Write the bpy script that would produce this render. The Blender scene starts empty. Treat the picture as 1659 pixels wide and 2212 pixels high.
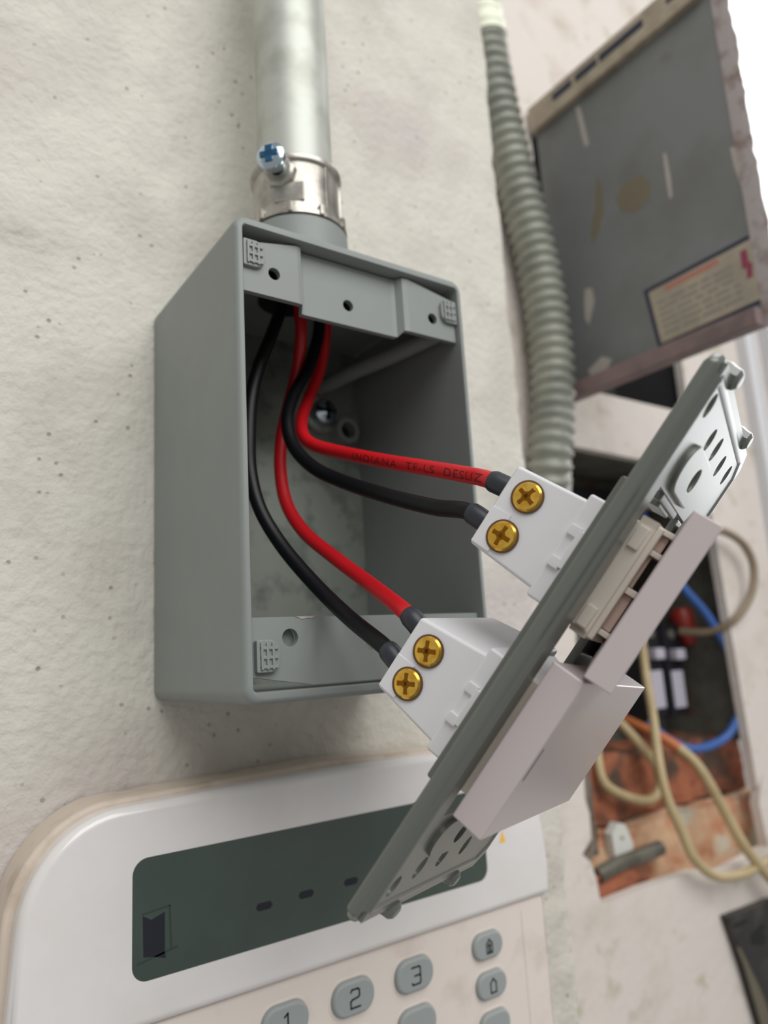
import bpy, bmesh, math, random
from mathutils import Vector, Matrix, noise
from mathutils.geometry import tessellate_polygon
C = bpy.context.scene.collection
S = 0.001                                   # everything below is written in millimetres
PI = math.pi

# ------------------------------------------------------------------ camera, world, lights, exposure
CR = Vector((0.81978057, -0.56966827, -0.05863346))
CD = Vector((0.06156057, 0.18945149, -0.97995838))
CF = Vector((0.56935939, 0.79974133, 0.19037776))
CP = Vector((-66.417, -206.224, 8.736))
FPX = 1596.12
cd = bpy.data.cameras.new('camera')
cam = bpy.data.objects.new('camera', cd); C.objects.link(cam)
cam.matrix_world = Matrix(((CR.x, -CD.x, -CF.x, CP.x*S), (CR.y, -CD.y, -CF.y, CP.y*S), (CR.z, -CD.z, -CF.z, CP.z*S), (0, 0, 0, 1)))
cd.sensor_fit = 'HORIZONTAL'; cd.sensor_width = 36; cd.lens = 36*FPX/1659
cd.clip_start = 0.01; cd.clip_end = 50
cd.dof.use_dof = True; cd.dof.focus_distance = 0.152; cd.dof.aperture_fstop = 17.5; cd.dof.aperture_blades = 0
bpy.context.scene.camera = cam

W = bpy.data.worlds.new('world'); bpy.context.scene.world = W; W.use_nodes = True
bg = W.node_tree.nodes['Background']; bg.inputs[0].default_value = (1.0, 0.985, 0.95, 1); bg.inputs[1].default_value = 0.36

def area(name, loc, to, sx, sy, power, col):
    l = bpy.data.lights.new(name, 'AREA'); l.shape = 'RECTANGLE'; l.size = sx*S; l.size_y = sy*S; l.energy = power; l.color = col
    o = bpy.data.objects.new(name, l); C.objects.link(o); o.location = Vector(loc)*S
    o.rotation_euler = (Vector(to)-Vector(loc)).to_track_quat('-Z', 'Y').to_euler(); return o
area('window_daylight', (960, 190, 560), (0, 150, 500), 620, 1250, 9, (0.96, 0.98, 1.0))
area('ceiling_daylight', (60, -1000, 900), (50, 0, 0), 1300, 1000, 17, (1.0, 0.99, 0.965))

vs = bpy.context.scene.view_settings
vs.view_transform = 'Standard'; vs.look = 'None'; vs.exposure = 0.0; vs.gamma = 1.0; vs.use_curve_mapping = False

# ------------------------------------------------------------------ materials
def lin(c):
    return tuple(((x/255)/12.92 if x/255 <= .04045 else ((x/255+.055)/1.055)**2.4) for x in c)+(1,)
def mat(name, rgb, rough=.5, metal=0., rgb2=None, nscale=40, nlo=.4, nhi=.65, bump=0., bscale=300, bdist=.3, coat=0., spec=.5, detail=6, stretch=None,
        rgb3=None, n3=15, lo3=.55, hi3=.7, bump2=0, b2scale=100, pits=0, sss=0):
    m = bpy.data.materials.new(name); m.use_nodes = True; nt = m.node_tree; N = nt.nodes; L = nt.links
    b = N['Principled BSDF']; b.inputs['Roughness'].default_value = rough; b.inputs['Metallic'].default_value = metal
    b.inputs['Base Color'].default_value = lin(rgb); b.inputs['Specular IOR Level'].default_value = spec
    b.inputs['Coat Weight'].default_value = coat; b.inputs['Coat Roughness'].default_value = .05
    if sss:
        b.inputs['Subsurface Weight'].default_value = sss; b.inputs['Subsurface Radius'].default_value = (.003, .0025, .002); b.inputs['Subsurface Scale'].default_value = 1
    tc = N.new('ShaderNodeTexCoord'); mp = N.new('ShaderNodeMapping'); L.new(tc.outputs['Object'], mp.inputs[0])
    if stretch: mp.inputs['Scale'].default_value = stretch
    def nz(sc, det=6, ro=.55):
        n = N.new('ShaderNodeTexNoise'); n.inputs['Scale'].default_value = sc; n.inputs['Detail'].default_value = det; n.inputs['Roughness'].default_value = ro
        L.new(mp.outputs[0], n.inputs['Vector']); return n
    def rng(src, lo, hi):
        r = N.new('ShaderNodeMapRange'); r.inputs[1].default_value = lo; r.inputs[2].default_value = hi; L.new(src, r.inputs[0]); return r.outputs[0]
    col = None
    def mixc(fac, a, bcol):
        x = N.new('ShaderNodeMix'); x.data_type = 'RGBA'; L.new(fac, x.inputs[0])
        if a is None: x.inputs[6].default_value = lin(rgb)
        else: L.new(a, x.inputs[6])
        x.inputs[7].default_value = lin(bcol); return x.outputs[2]
    if rgb2: col = mixc(rng(nz(nscale, detail).outputs[0], nlo, nhi), col, rgb2)
    if rgb3: col = mixc(rng(nz(n3, 5).outputs[0], lo3, hi3), col, rgb3)
    h = None
    if bump:
        bn = N.new('ShaderNodeBump'); bn.inputs['Strength'].default_value = bump; bn.inputs['Distance'].default_value = bdist*S
        L.new(nz(bscale, 5).outputs[0], bn.inputs['Height']); h = bn.outputs[0]
    if bump2:
        bn = N.new('ShaderNodeBump'); bn.inputs['Strength'].default_value = bump2; bn.inputs['Distance'].default_value = 1.2*S
        L.new(nz(b2scale, 3).outputs[0], bn.inputs['Height'])
        if h: L.new(h, bn.inputs['Normal'])
        h = bn.outputs[0]
    if pits:
        v = N.new('ShaderNodeTexVoronoi'); v.inputs['Scale'].default_value = pits; L.new(mp.outputs[0], v.inputs['Vector'])
        f = rng(v.outputs['Distance'], .08, .15)
        inv = N.new('ShaderNodeMath'); inv.operation = 'SUBTRACT'; inv.inputs[0].default_value = 1; L.new(f, inv.inputs[1])
        g = N.new('ShaderNodeMath'); g.operation = 'MULTIPLY'; L.new(inv.outputs[0], g.inputs[0]); L.new(rng(nz(60, 2).outputs[0], .45, .55), g.inputs[1])
        col = mixc(g.outputs[0], col, (160, 151, 134))
        bn = N.new('ShaderNodeBump'); bn.inputs['Strength'].default_value = .5; bn.inputs['Distance'].default_value = .5*S; bn.invert = True
        L.new(g.outputs[0], bn.inputs['Height'])
        if h: L.new(h, bn.inputs['Normal'])
        h = bn.outputs[0]
    if col: L.new(col, b.inputs['Base Color'])
    if h: L.new(h, b.inputs['Normal'])
    return m
M = {}
M['plaster'] = mat('white_limewashed_plaster', (210, 207, 198), .75, rgb2=(192, 187, 178), nscale=25, nlo=.45, nhi=.7, bump=.75, bscale=330, bdist=1.1, bump2=.55, b2scale=80, pits=210, rgb3=(196, 188, 186), n3=12)
M['plaster_far'] = mat('smooth_pinkish_plaster', (214, 206, 200), .8, rgb2=(196, 186, 176), nscale=30, nlo=.5, nhi=.75, bump=.4, bscale=180, bdist=.8, rgb3=(178, 172, 150), n3=55, lo3=.6, hi3=.75, bump2=.4, b2scale=45)
M['brick'] = mat('rusty_broken_brick', (164, 100, 72), .9, rgb2=(120, 72, 52), nscale=60, nlo=.45, nhi=.6, bump=.9, bscale=200, bdist=1.5, rgb3=(86, 70, 58), n3=38, lo3=.5, hi3=.62)
M['mortar'] = mat('rust_stained_mortar', (205, 170, 138), .9, rgb2=(176, 110, 76), nscale=45, nlo=.45, nhi=.68, bump=.8, bscale=200, bdist=1.5, rgb3=(196, 190, 172), n3=35, lo3=.55, hi3=.65)
M['cement'] = mat('grey_crumbling_cement', (128, 118, 106), .9, rgb2=(92, 82, 72), nscale=80, bump=.8, bscale=250, bdist=1.2)
M['boxgrey'] = mat('grey_enamel_cast', (134, 139, 137), .48, rgb2=(136, 142, 140), nscale=60, bump=.12, bscale=1800, bdist=.05)
M['castmetal'] = mat('bare_cast_bottom', (140, 146, 138), .42, metal=.45, rgb2=(96, 104, 98), nscale=120, nlo=.5, nhi=.75, bump=.2, bscale=600, bdist=.1)
M['plategrey'] = mat('grey_painted_steel', (100, 104, 98), .28, spec=.8, bump=.08, bscale=2500, bdist=.03)
M['galv'] = mat('galvanized_steel', (188, 191, 184), .5, metal=.45, rgb2=(170, 172, 164), nscale=60, nlo=.45, nhi=.6, bump=.1, bscale=400, bdist=.1)
M['zinc'] = mat('die_cast_zinc', (186, 182, 174), .32, metal=.7, rgb2=(140, 136, 130), nscale=120, bump=.3, bscale=500, bdist=.15)
M['chrome'] = mat('blue_zinc_screw', (190, 205, 215), .16, metal=1.)
M['blueslot'] = mat('blue_passivated_slot', (60, 110, 150), .25, metal=.8)
M['brass'] = mat('polished_brass', (250, 206, 96), .24, metal=.85, rgb2=(232, 176, 60), nscale=500)
M['whiteabs'] = mat('white_polycarbonate', (224, 224, 228), .36, bump=.08, bscale=2500, bdist=.02)
M['ivory'] = mat('ivory_inner_plastic', (226, 216, 204), .45, sss=.15)
M['pinkwhite'] = mat('warm_white_rocker_plastic', (198, 187, 188), .22, bump=.05, bscale=1500, bdist=.03)
M['pinkinner'] = mat('pinkish_inner_plastic', (206, 178, 166), .5)  # even pinkish tone for the carrier between the ivory ribs
M['red'] = mat('red_pvc_insulation', (200, 22, 32), .38, bump=.08, bscale=900, bdist=.05)
M['black'] = mat('black_pvc_insulation', (10, 11, 16), .42, spec=.3, bump=.12, bscale=900, bdist=.06)
M['sleeve'] = mat('dark_grey_sleeve', (44, 47, 56), .42)
M['print'] = mat('dark_wire_print', (84, 6, 12), .5)
M['dark'] = mat('dark_hole', (22, 22, 24), .8)
M['scuff'] = mat('white_scuff', (226, 200, 196), .6)
M['kbezel'] = mat('glossy_white_keypad_bezel', (226, 223, 224), .22, coat=.5, rgb2=(220, 216, 214), nscale=40)
M['kbody'] = mat('cream_white_keypad_body', (222, 212, 205), .38, rgb2=(206, 192, 182), nscale=60, nlo=.55, nhi=.75)
M['kbase'] = mat('grimy_keypad_back_box', (206, 192, 178), .55, rgb2=(176, 160, 144), nscale=80, nlo=.5, nhi=.7, bump=.2, bscale=400, bdist=.2)
M['lcd'] = mat('green_grey_lcd_glass', (40, 58, 50), .12, coat=1., spec=.6, rgb2=(52, 70, 60), nscale=25)
M['lcdseg'] = mat('lcd_segment', (18, 22, 34), .5)
M['lcdseg2'] = mat('faint_lcd_segment', (44, 58, 54), .5)
M['key'] = mat('grey_rubber_key', (150, 156, 156), .5, bump=.1, bscale=1500, bdist=.04)
M['ink'] = mat('black_ink', (20, 20, 24), .6)
M['amber'] = mat('amber_ink', (246, 190, 60), .5)
M['flex'] = mat('grey_flexible_conduit', (158, 160, 150), .38, metal=.1, rgb2=(134, 138, 130), nscale=50)
M['cream'] = mat('cream_tape', (236, 240, 220), .4)
M['doorgrey'] = mat('weathered_grey_steel', (120, 123, 124), .5, rgb2=(106, 107, 106), nscale=20, nlo=.45, nhi=.7, rgb3=(112, 96, 80), n3=28, lo3=.66, hi3=.74, bump=.1, bscale=300, bdist=.1)
M['doorlip'] = mat('rust_speckled_grey_lip', (168, 160, 160), .6, rgb2=(130, 112, 108), nscale=90, nlo=.5, nhi=.65, bump=.4, bscale=300, bdist=.5)
M['pinklip'] = mat('pinkish_worn_lip', (136, 116, 114), .6, rgb2=(110, 96, 96), nscale=60)
M['railcream'] = mat('aged_cream_paint', (176, 164, 146), .6, rgb2=(150, 138, 122), nscale=80)
M['navy'] = mat('navy_dark_slot', (40, 46, 66), .6)
M['label'] = mat('yellowed_paper_label', (170, 160, 142), .6, rgb2=(152, 144, 130), nscale=60)
M['labelink'] = mat('faded_grey_print', (138, 134, 126), .7)
M['labelred'] = mat('faded_red_print', (178, 120, 106), .7)
M['bolt'] = mat('crimson_bolt_print', (140, 60, 84), .7)
M['ochre'] = mat('ochre_stain', (118, 110, 92), .7)
M['chip'] = mat('chipped_pale_paint', (176, 170, 162), .7)
M['cavity'] = mat('dark_steel_cavity', (104, 106, 98), .7, rgb2=(84, 82, 74), nscale=50, rgb3=(104, 74, 56), n3=40, lo3=.62, hi3=.7)
M['cavity_up'] = mat('black_steel_cavity', (58, 58, 60), .8)
M['breaker'] = mat('black_bakelite', (30, 31, 38), .4)
M['breakerlab'] = mat('pale_lilac_label', (186, 182, 196), .5)
M['redplastic'] = mat('red_wire_nut', (150, 44, 36), .4)
M['tan'] = mat('tan_pvc_insulation', (186, 168, 128), .45, rgb2=(170, 150, 112), nscale=40)
M['orange'] = mat('faded_orange_insulation', (196, 116, 70), .5)
M['blue'] = mat('blue_pvc_insulation', (58, 98, 168), .45)
M['brownw'] = mat('dull_brown_insulation', (140, 124, 104), .55)
M['greymetal'] = mat('dull_pipe', (120, 118, 108), .5, metal=.4, rgb2=(92, 88, 78), nscale=60)
M['whitecer'] = mat('white_scrap', (206, 206, 200), .6)
M['frame'] = mat('white_grey_window_frame', (206, 206, 210), .5)
M['blackmetal'] = mat('mottled_black_metal', (40, 38, 37), .6, rgb2=(60, 56, 52), nscale=60, nlo=.5, nhi=.65, bump=.4, bscale=200, bdist=.5)  # near-black with slightly lighter random mottling
M['olive'] = mat('olive_worn_edge', (98, 92, 76), .6)
M['pane'] = mat('overexposed_daylight_pane', (240, 240, 240), .5)
_b = M['pane'].node_tree.nodes['Principled BSDF']; _b.inputs['Emission Color'].default_value = (.95, .98, 1, 1); _b.inputs['Emission Strength'].default_value = 1.5

# ------------------------------------------------------------------ helpers
def mesh(name, bm, m, parent=None, smooth=True, angle=35):
    bmesh.ops.recalc_face_normals(bm, faces=bm.faces[:])
    me = bpy.data.meshes.new(name)
    for v in bm.verts: v.co *= S
    bm.to_mesh(me); bm.free()
    me.materials.append(M[m] if isinstance(m, str) else m)
    for p in me.polygons: p.use_smooth = smooth
    if smooth:
        try: me.set_sharp_from_angle(angle=math.radians(angle))
        except Exception: pass
    o = bpy.data.objects.new(name, me); C.objects.link(o)
    if smooth and len(me.polygons) < 20000:
        wn = o.modifiers.new('weighted', 'WEIGHTED_NORMAL'); wn.keep_sharp = True; wn.weight = 80
    if parent: o.parent = parent
    return o
def thing(name, label, cat, loc=(0, 0, 0), rot=None, group=None):
    o = bpy.data.objects.new(name, None); C.objects.link(o); o.empty_display_size = .01
    mw = (rot.to_4x4() if rot else Matrix.Identity(4)); mw.translation = Vector(loc)*S; o.matrix_world = mw
    o['label'] = label; o['category'] = cat
    if group: o['group'] = group
    return o
def tag(o, label, cat, group=None):
    o['label'] = label; o['category'] = cat
    if group: o['group'] = group
    return o
def struct(o): o['kind'] = 'structure'; return o
def box(bm, lo, hi, bev=0, seg=2, mtx=None):
    r = bmesh.ops.create_cube(bm, size=1)
    vs_ = r['verts']
    for v in vs_:
        v.co = Vector([(lo[i]+hi[i])/2+v.co[i]*(hi[i]-lo[i]) for i in range(3)])
    if bev:
        es = list({e for v in vs_ for e in v.link_edges})
        r2 = bmesh.ops.bevel(bm, geom=es, offset=bev, segments=seg, affect='EDGES', profile=.5)
        vs_ = list({v for f in r2['faces'] for v in f.verts} | {v for v in vs_ if v.is_valid})
    if mtx:
        for v in vs_: v.co = mtx @ v.co
    return vs_
def bxo(name, lo, hi, m, parent=None, bev=0, seg=2):
    bm = bmesh.new(); box(bm, lo, hi, bev, seg); return mesh(name, bm, m, parent)
AX = {'y': lambda a, b, d: Vector((a, d, b)), 'z': lambda a, b, d: Vector((a, b, d)), 'x': lambda a, b, d: Vector((d, a, b))}
def prism(bm, outer, holes, d0, d1, axis='z', bev=0, seg=2, front=None):
    """polygon with holes extruded from d0 to d1 along axis; d1 side edges may be bevelled"""
    f = AX[axis]; loops = [outer]+list(holes)
    tris = tessellate_polygon([[Vector((p[0], p[1], 0)) for p in l] for l in loops])
    flat = [p for l in loops for p in l]
    a = [bm.verts.new(f(p[0], p[1], d0)) for p in flat]; b = [bm.verts.new(f(p[0], p[1], d1)) for p in flat]
    for t in tris:
        try: bm.faces.new([a[i] for i in t])
        except Exception: pass
        try: bm.faces.new([b[i] for i in reversed(t)])
        except Exception: pass
    i0 = 0; edges = []
    for l in loops:
        n = len(l)
        for i in range(n):
            p, q = i0+i, i0+(i+1) % n
            try: bm.faces.new((a[p], a[q], b[q], b[p]))
            except Exception: pass
            e = bm.edges.get((b[p], b[q]))
            if e: edges.append(e)
        i0 += n
    if bev:
        bmesh.ops.recalc_face_normals(bm, faces=bm.faces[:])
        bmesh.ops.dissolve_limit(bm, angle_limit=.01, verts=a+b, edges=[e for e in bm.edges if e.verts[0] in set(a+b)])
        es = [e for e in bm.edges if e.verts[0] in set(b) and e.verts[1] in set(b) and len(e.link_faces) == 2 and e.calc_face_angle(0) > .9]
        bmesh.ops.bevel(bm, geom=es, offset=bev, segments=seg, affect='EDGES', profile=.5, clamp_overlap=True)
def rrect(x0, y0, x1, y1, r, n=6):
    r = [r]*4 if not isinstance(r, (list, tuple)) else r; P = []
    for (cx, cy, a, q) in ((x1-r[0], y1-r[0], 0, r[0]), (x0+r[1], y1-r[1], 90, r[1]), (x0+r[2], y0+r[2], 180, r[2]), (x1-r[3], y0+r[3], 270, r[3])):
        if q == 0: P.append((cx, cy)); continue
        for k in range(n+1):
            t = math.radians(a+90*k/n); P.append((cx+q*math.cos(t), cy+q*math.sin(t)))
    return P
def circ(cx, cy, r, n=24, ph=0): return [(cx+r*math.cos(2*PI*k/n+ph), cy+r*math.sin(2*PI*k/n+ph)) for k in range(n)]
def ell(cx, cy, a, b, n=20, ph=0):
    return [(cx+a*math.cos(t)*math.cos(ph)-b*math.sin(t)*math.sin(ph), cy+a*math.cos(t)*math.sin(ph)+b*math.sin(t)*math.cos(ph)) for t in [2*PI*k/n for k in range(n)]]
def catmull(P, n=8):
    P = [Vector(p) for p in P]; Q = [P[0]*2-P[1]]+P+[P[-1]*2-P[-2]]; out = []
    for i in range(1, len(Q)-2):
        p0, p1, p2, p3 = Q[i-1:i+3]
        for k in range(n):
            t = k/n
            out.append(.5*((2*p1)+(p2-p0)*t+(2*p0-5*p1+4*p2-p3)*t*t+(3*p1-p0-3*p2+p3)*t**3))
    out.append(P[-1].copy()); return out
def frames(P):
    T = [(P[min(i+1, len(P)-1)]-P[max(i-1, 0)]).normalized() for i in range(len(P))]
    u = T[0].orthogonal().normalized(); F = []
    for t in T:
        u = (u-t*u.dot(t)).normalized(); F.append((t, u, t.cross(u)))
    return F
def tube(bm, P, r, seg=16, cap=True):
    """r: number or function of (index, arc length)"""
    F = frames(P); rings = []; s = 0
    for i, p in enumerate(P):
        if i: s += (p-P[i-1]).length
        rr = r(i, s) if callable(r) else r
        rings.append([bm.verts.new(p+(F[i][1]*math.cos(2*PI*k/seg)+F[i][2]*math.sin(2*PI*k/seg))*rr) for k in range(seg)])
    for a, b in zip(rings, rings[1:]):
        for k in range(seg): bm.faces.new((a[k], a[(k+1) % seg], b[(k+1) % seg], b[k]))
    if cap: bm.faces.new(rings[0][::-1]); bm.faces.new(rings[-1])
def lathe(bm, prof, base, axis, seg=32):
    """prof: list of (radius, distance along axis)"""
    ax = Vector(axis).normalized(); u = ax.orthogonal().normalized(); v = ax.cross(u); b0 = Vector(base); rings = []
    for r, h in prof:
        if r < 1e-6: rings.append([bm.verts.new(b0+ax*h)])
        else: rings.append([bm.verts.new(b0+ax*h+(u*math.cos(2*PI*k/seg)+v*math.sin(2*PI*k/seg))*r) for k in range(seg)])
    for a, b in zip(rings, rings[1:]):
        for k in range(seg):
            A_, B_, D_, E_ = a[k % len(a)], a[(k+1) % len(a)], b[(k+1) % len(b)], b[k % len(b)]
            q = []
            for x in (A_, B_, D_, E_):
                if x not in q: q.append(x)
            if len(q) > 2:
                try: bm.faces.new(q)
                except Exception: pass
def ray(x, y): return CR*((x-829.5)/FPX)+CD*((y-1106)/FPX)+CF
def hit(x, y, ax, val):                     # where the sight line measured in the photo meets the plane axis = val
    r = ray(x, y); return CP+r*((val-CP[ax])/r[ax])

# ------------------------------------------------------------------ the walls
def hits(pts, ax, val):
    o = []
    for p in pts:
        h = hit(p[0], p[1], ax, val); o.append(tuple(h[i] for i in range(3) if i != ax))
    return o
# wall carrying the box: gridded and gently lumpy, with a ragged right edge
bm = bmesh.new(); nx, nz_ = 200, 320; G = []
for j in range(nz_+1):
    z = -320+j*(1000/nz_); row = []
    ex = 154.5+1.6*noise.noise(Vector((z*.03, 3, 1)))+1.2*noise.noise(Vector((z*.12, 7, 1)))
    for i in range(nx+1):
        x = -330+(ex+330)*i/nx
        y = 1.1*noise.noise(Vector((x*.02, z*.02, 5)))+.6*noise.noise(Vector((x*.07, z*.07, 2)))+.25*noise.noise(Vector((x*.2, z*.2, 2)))
        if z > -140 and z < 130 and -50 < x < 135: y = abs(y)*.4+.3
        if x > 136 and z < 60: y += -2.6*abs(noise.noise(Vector((x*.09, z*.11, 8))))*min(1, (60-z)/60)*min(1, (x-136)/6)-.8*noise.noise(Vector((x*.3, z*.3, 8)))
        if i == nx: y = 3
        row.append(bm.verts.new((x, y+.2, z)))
    G.append(row)
for j in range(nz_):
    for i in range(nx): bm.faces.new((G[j][i], G[j][i+1], G[j+1][i+1], G[j+1][i]))
back = [[bm.verts.new((v.co.x, 75, v.co.z)) for v in (r[0], r[-1])] for r in G]
for j in range(nz_):
    bm.faces.new((G[j][nx], back[j][1], back[j+1][1], G[j+1][nx])); bm.faces.new((G[j][0], G[j+1][0], back[j+1][0], back[j][0]))
    bm.faces.new((back[j][0], back[j+1][0], back[j+1][1], back[j][1]))
bm.faces.new([r for r in G[0]]+[back[0][1], back[0][0]]); bm.faces.new([r for r in G[-1]]+[back[-1][1], back[-1][0]])
struct(mesh('wall_left', bm, 'plaster', angle=60))

# recessed wall on the right with the two openings
lower_px = [(1233, 962), (1470, 1010), (1523, 1030), (1540, 1200), (1585, 1440), (1612, 1590), (1636, 1700), (1646, 1674), (1640, 1735), (1659, 1829), (1563, 1880), (1494, 1884), (1440, 1902), (1391, 1918),
            (1322, 1946), (1298, 1949), (1288, 1898), (1277, 1863), (1258, 1846), (1277, 1812), (1274, 1760), (1264, 1725), (1262, 1691), (1245, 1400), (1236, 1150)]
low = hits(lower_px, 1, 60)
low[3:6] = []                               # straight right-hand side
upp = [(250, 155), (378, 155), (378, 322), (250, 322)]
outer = [(150, -340), (497, -340), (497, 230), (497, 900), (150, 900)]
bm = bmesh.new(); prism(bm, outer, [low, upp], 66, 60, 'y')
struct(mesh('wall_right', bm, 'plaster_far'))
# window beside it
bm = bmesh.new()
for (a, b, y) in ((452, 461, 52), (470, 476, 56), (486, 498, 50)): box(bm, (a, y, -330), (b, 62, 880), 1.5)
struct(mesh('window_1', bm, 'frame'))
struct(bxo('window_2', (498.5, 66, 180), (900, 70, 1150), 'pane'))

# ------------------------------------------------------------------ grey junction box
BW, BD, BH = 70.8, 59.1, 114.3
jb = thing('junction_box', 'open grey cast conduit box screwed to the white plaster wall', 'junction box', (0, 0, 0))
bm = bmesh.new()
oc = rrect(0, 0, BW, BH, 3.2, 6); ic = rrect(2.1, 2.6, BW-2.1, BH-2.6, 1.0, 6)
# outer skin with softly rounded front edge, mouth, inside walls and back
def ringv(pts, y): return [bm.verts.new((p[0], y, p[1])) for p in pts]
def scale_loop(pts, d):
    return [(p[0]+(d if p[0] < BW/2 else -d), p[1]+(d if p[1] < BH/2 else -d)) for p in pts]
rings = [ringv(scale_loop(oc, 0), -.1), ringv(oc, -BD+1.6), ringv(scale_loop(oc, .25), -BD+.7), ringv(scale_loop(oc, .75), -BD+.15), ringv(scale_loop(oc, 1.3), -BD),
         ringv(scale_loop(ic, -.25), -BD), ringv(ic, -BD+.4), ringv(ic, -4)]
for a, b in zip(rings, rings[1:]):
    n = len(a)
    for k in range(n): bm.faces.new((a[k], a[(k+1) % n], b[(k+1) % n], b[k]))
mesh('body', bm, 'boxgrey', jb, angle=50)
bm = bmesh.new(); prism(bm, rrect(2.0, 2.4, BW-2.0, BH-2.4, 1, 5), [], -.1, -4, 'y', 0)
mesh('back_plate', bm, 'castmetal', jb)
# hub on top
bm = bmesh.new()
HX, HY = 35.2, -27.0
lathe(bm, [(10, 0), (16.2, 0), (16.2, 2), (15.3, 4), (15.0, 19), (14.2, 20), (11.9, 20), (11.9, 0)], (HX, HY, BH-.2), (0, 0, 1), 48)
mesh('hub', bm, 'boxgrey', jb)
bm = bmesh.new(); lathe(bm, [(0, 0), (9.2, 0), (9.2, .5), (0, .5)], (30, -30, 111.1), (0, 0, 1), 32)
mesh('hub_hole', bm, 'dark', jb)
# upper and lower mounting flanges with their raised ends
def flange(name, za, zb, raised, holes, chy):
    fl = None
    bm = bmesh.new()
    # section along x, extruded in z:  raised ends at y=-57, centre at y=-54.5
    yr, yc = (-57.4, -55.0) if raised else (-57.0, -56.4)
    xs = [(2.3, yr), (17.6, yr), (18.6, yr+.2), (19.4, yc-.2), (20.4, yc), (48, yc), (49.2, yc-.2), (50.4, yr+.25), (52, yr), (68.4, yr)]
    low_ = [za if not raised else (za+1.4 if (x < 18.7 or x > 50) else za) for x, y in xs]
    front, backv = [], []
    for (x, y), z0 in zip(xs, low_):
        z1 = zb
        if x in (2.3, 68.4): z1 = zb-(3 if raised else 0); 
        z00 = z0
        if not raised and x == 2.3: z00 = z0+2.5
        front.append((bm.verts.new((x, y, z00)), bm.verts.new((x, y, z1)))); backv.append((bm.verts.new((x, y+1.6, z00)), bm.verts.new((x, y+1.6, z1))))
    for k in range(len(xs)-1):
        f0, f1, b0, b1 = front[k], front[k+1], backv[k], backv[k+1]
        bm.faces.new((f0[0], f1[0], f1[1], f0[1])); bm.faces.new((b0[0], b0[1], b1[1], b1[0]))
        bm.faces.new((f0[0], b0[0], b1[0], f1[0])); bm.faces.new((f0[1], f1[1], b1[1], b0[1]))
    for k in (0, -1): bm.faces.new((front[k][0], front[k][1], backv[k][1], backv[k][0]))
    fl = mesh(name, bm, 'boxgrey', jb, angle=30)
    cut = []
    for (hx, hz, r) in holes:
        bc = bmesh.new(); lathe(bc, [(0, 0), (r, 0), (r, 8), (0, 8)], (hx, -60, hz), (0, 1, 0), 28)
        c = mesh('cutter', bc, 'dark'); md = fl.modifiers.new('b', 'BOOLEAN'); md.operation = 'DIFFERENCE'; md.object = c; md.solver = 'EXACT'; cut.append(c)
    dg = bpy.context.evaluated_depsgraph_get(); dg.update()
    me = bpy.data.meshes.new_from_object(fl.evaluated_get(dg)); fl.modifiers.clear(); fl.data = me
    for p in me.polygons: p.use_smooth = False
    for c in cut: bpy.data.objects.remove(c)
    if raised:                               # dark threaded hole walls behind
        for (hx, hz, r) in holes:
            bc = bmesh.new(); lathe(bc, [(r, 0), (r+.6, 0), (r+.6, 5), (r, 5)], (hx, (-54.8 if 20 < hx < 48 else -57.2), hz), (0, 1, 0), 24); lathe(bc, [(0, 3.5), (r+.1, 3.5)], (hx, -55.7, hz), (0, 1, 0), 24)
            mesh('screw_hole', bc, 'dark', fl)
    else:
        for (hx, hz, r) in holes:
            bc = bmesh.new(); lathe(bc, [(0, 0), (r+.3, 0)], (hx, -54.5, hz), (0, 1, 0), 24); mesh('screw_hole', bc, 'boxgrey', fl)
    return fl
f1 = flange('upper_flange', 94.2, 111.2, True, [(10.9, 101.8, 1.6), (33.6, 99.9, 1.6), (60.3, 101.2, 1.6)], 0)
f2 = flange('lower_flange', 3.3, 18.5, False, [(12.1, 13.9, 2.0), (34.6, 12.3, 2.0)], 0)
def lug(cx, cz, side, par):
    bm = bmesh.new()
    w_, h_ = 5.6, 7.0
    x0, x1 = (cx-w_/2, cx+w_/2); r = 2.4
    rr_ = [r, .4, .4, r] if side < 0 else [.4, r, r, .4]
    prism(bm, rrect(x0, cz-h_/2, x1, cz+h_/2, rr_, 6), [], -56.5, -58.5, 'y', .3)
    for i in range(3):
        zz = cz-h_/2+1.2+i*2.0; box(bm, (x0+.8, -58.95, zz-.36), (x1-.6, -58.3, zz+.36), .15)
    for i in range(3):
        xx = x0+1.1+i*1.35; box(bm, (xx-.3, -59.0, cz-h_/2+.6), (xx+.3, -58.3, cz+h_/2-.6), .15)
    mesh('waffle_lug', bm, 'boxgrey', par)
lug(5.2, 105.2, -1, f1); lug(65.8, 104.2, 1, f1); lug(6.0, 10.1, -1, f2); lug(65.5, 10.1, 1, f2)
# inner rib, screw boss, mounting screw
bm = bmesh.new(); tube(bm, [hit(690, 842, 1, -5), hit(760, 806, 1, -18), hit(850, 768, 1, -36), hit(960, 716, 1, -54.5)], 2.4, 16)
o_ = mesh('moulded_rib', bm, 'boxgrey', jb)
bm = bmesh.new(); lathe(bm, [(0, 0), (7, 0), (6.4, 1.6), (0, 1.8)], (53.5, -4, 88), (0, -1, 0), 28); mesh('washer', bm, 'zinc', jb)
bm = bmesh.new(); lathe(bm, [(0, 4.6), (2, 4.4), (4, 3.2), (4.6, 1.8), (4.6, 0)], (53.5, -5.6, 88), (0, -1, 0), 24); sc = mesh('mounting_screw', bm, 'chrome', jb)
bm = bmesh.new(); box(bm, (50.5, -10.4, 87.4), (56.5, -9.6, 88.6)); box(bm, (52.9, -10.4, 85), (54.1, -9.6, 91)); mesh('screw_slot', bm, 'dark', sc)
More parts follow.
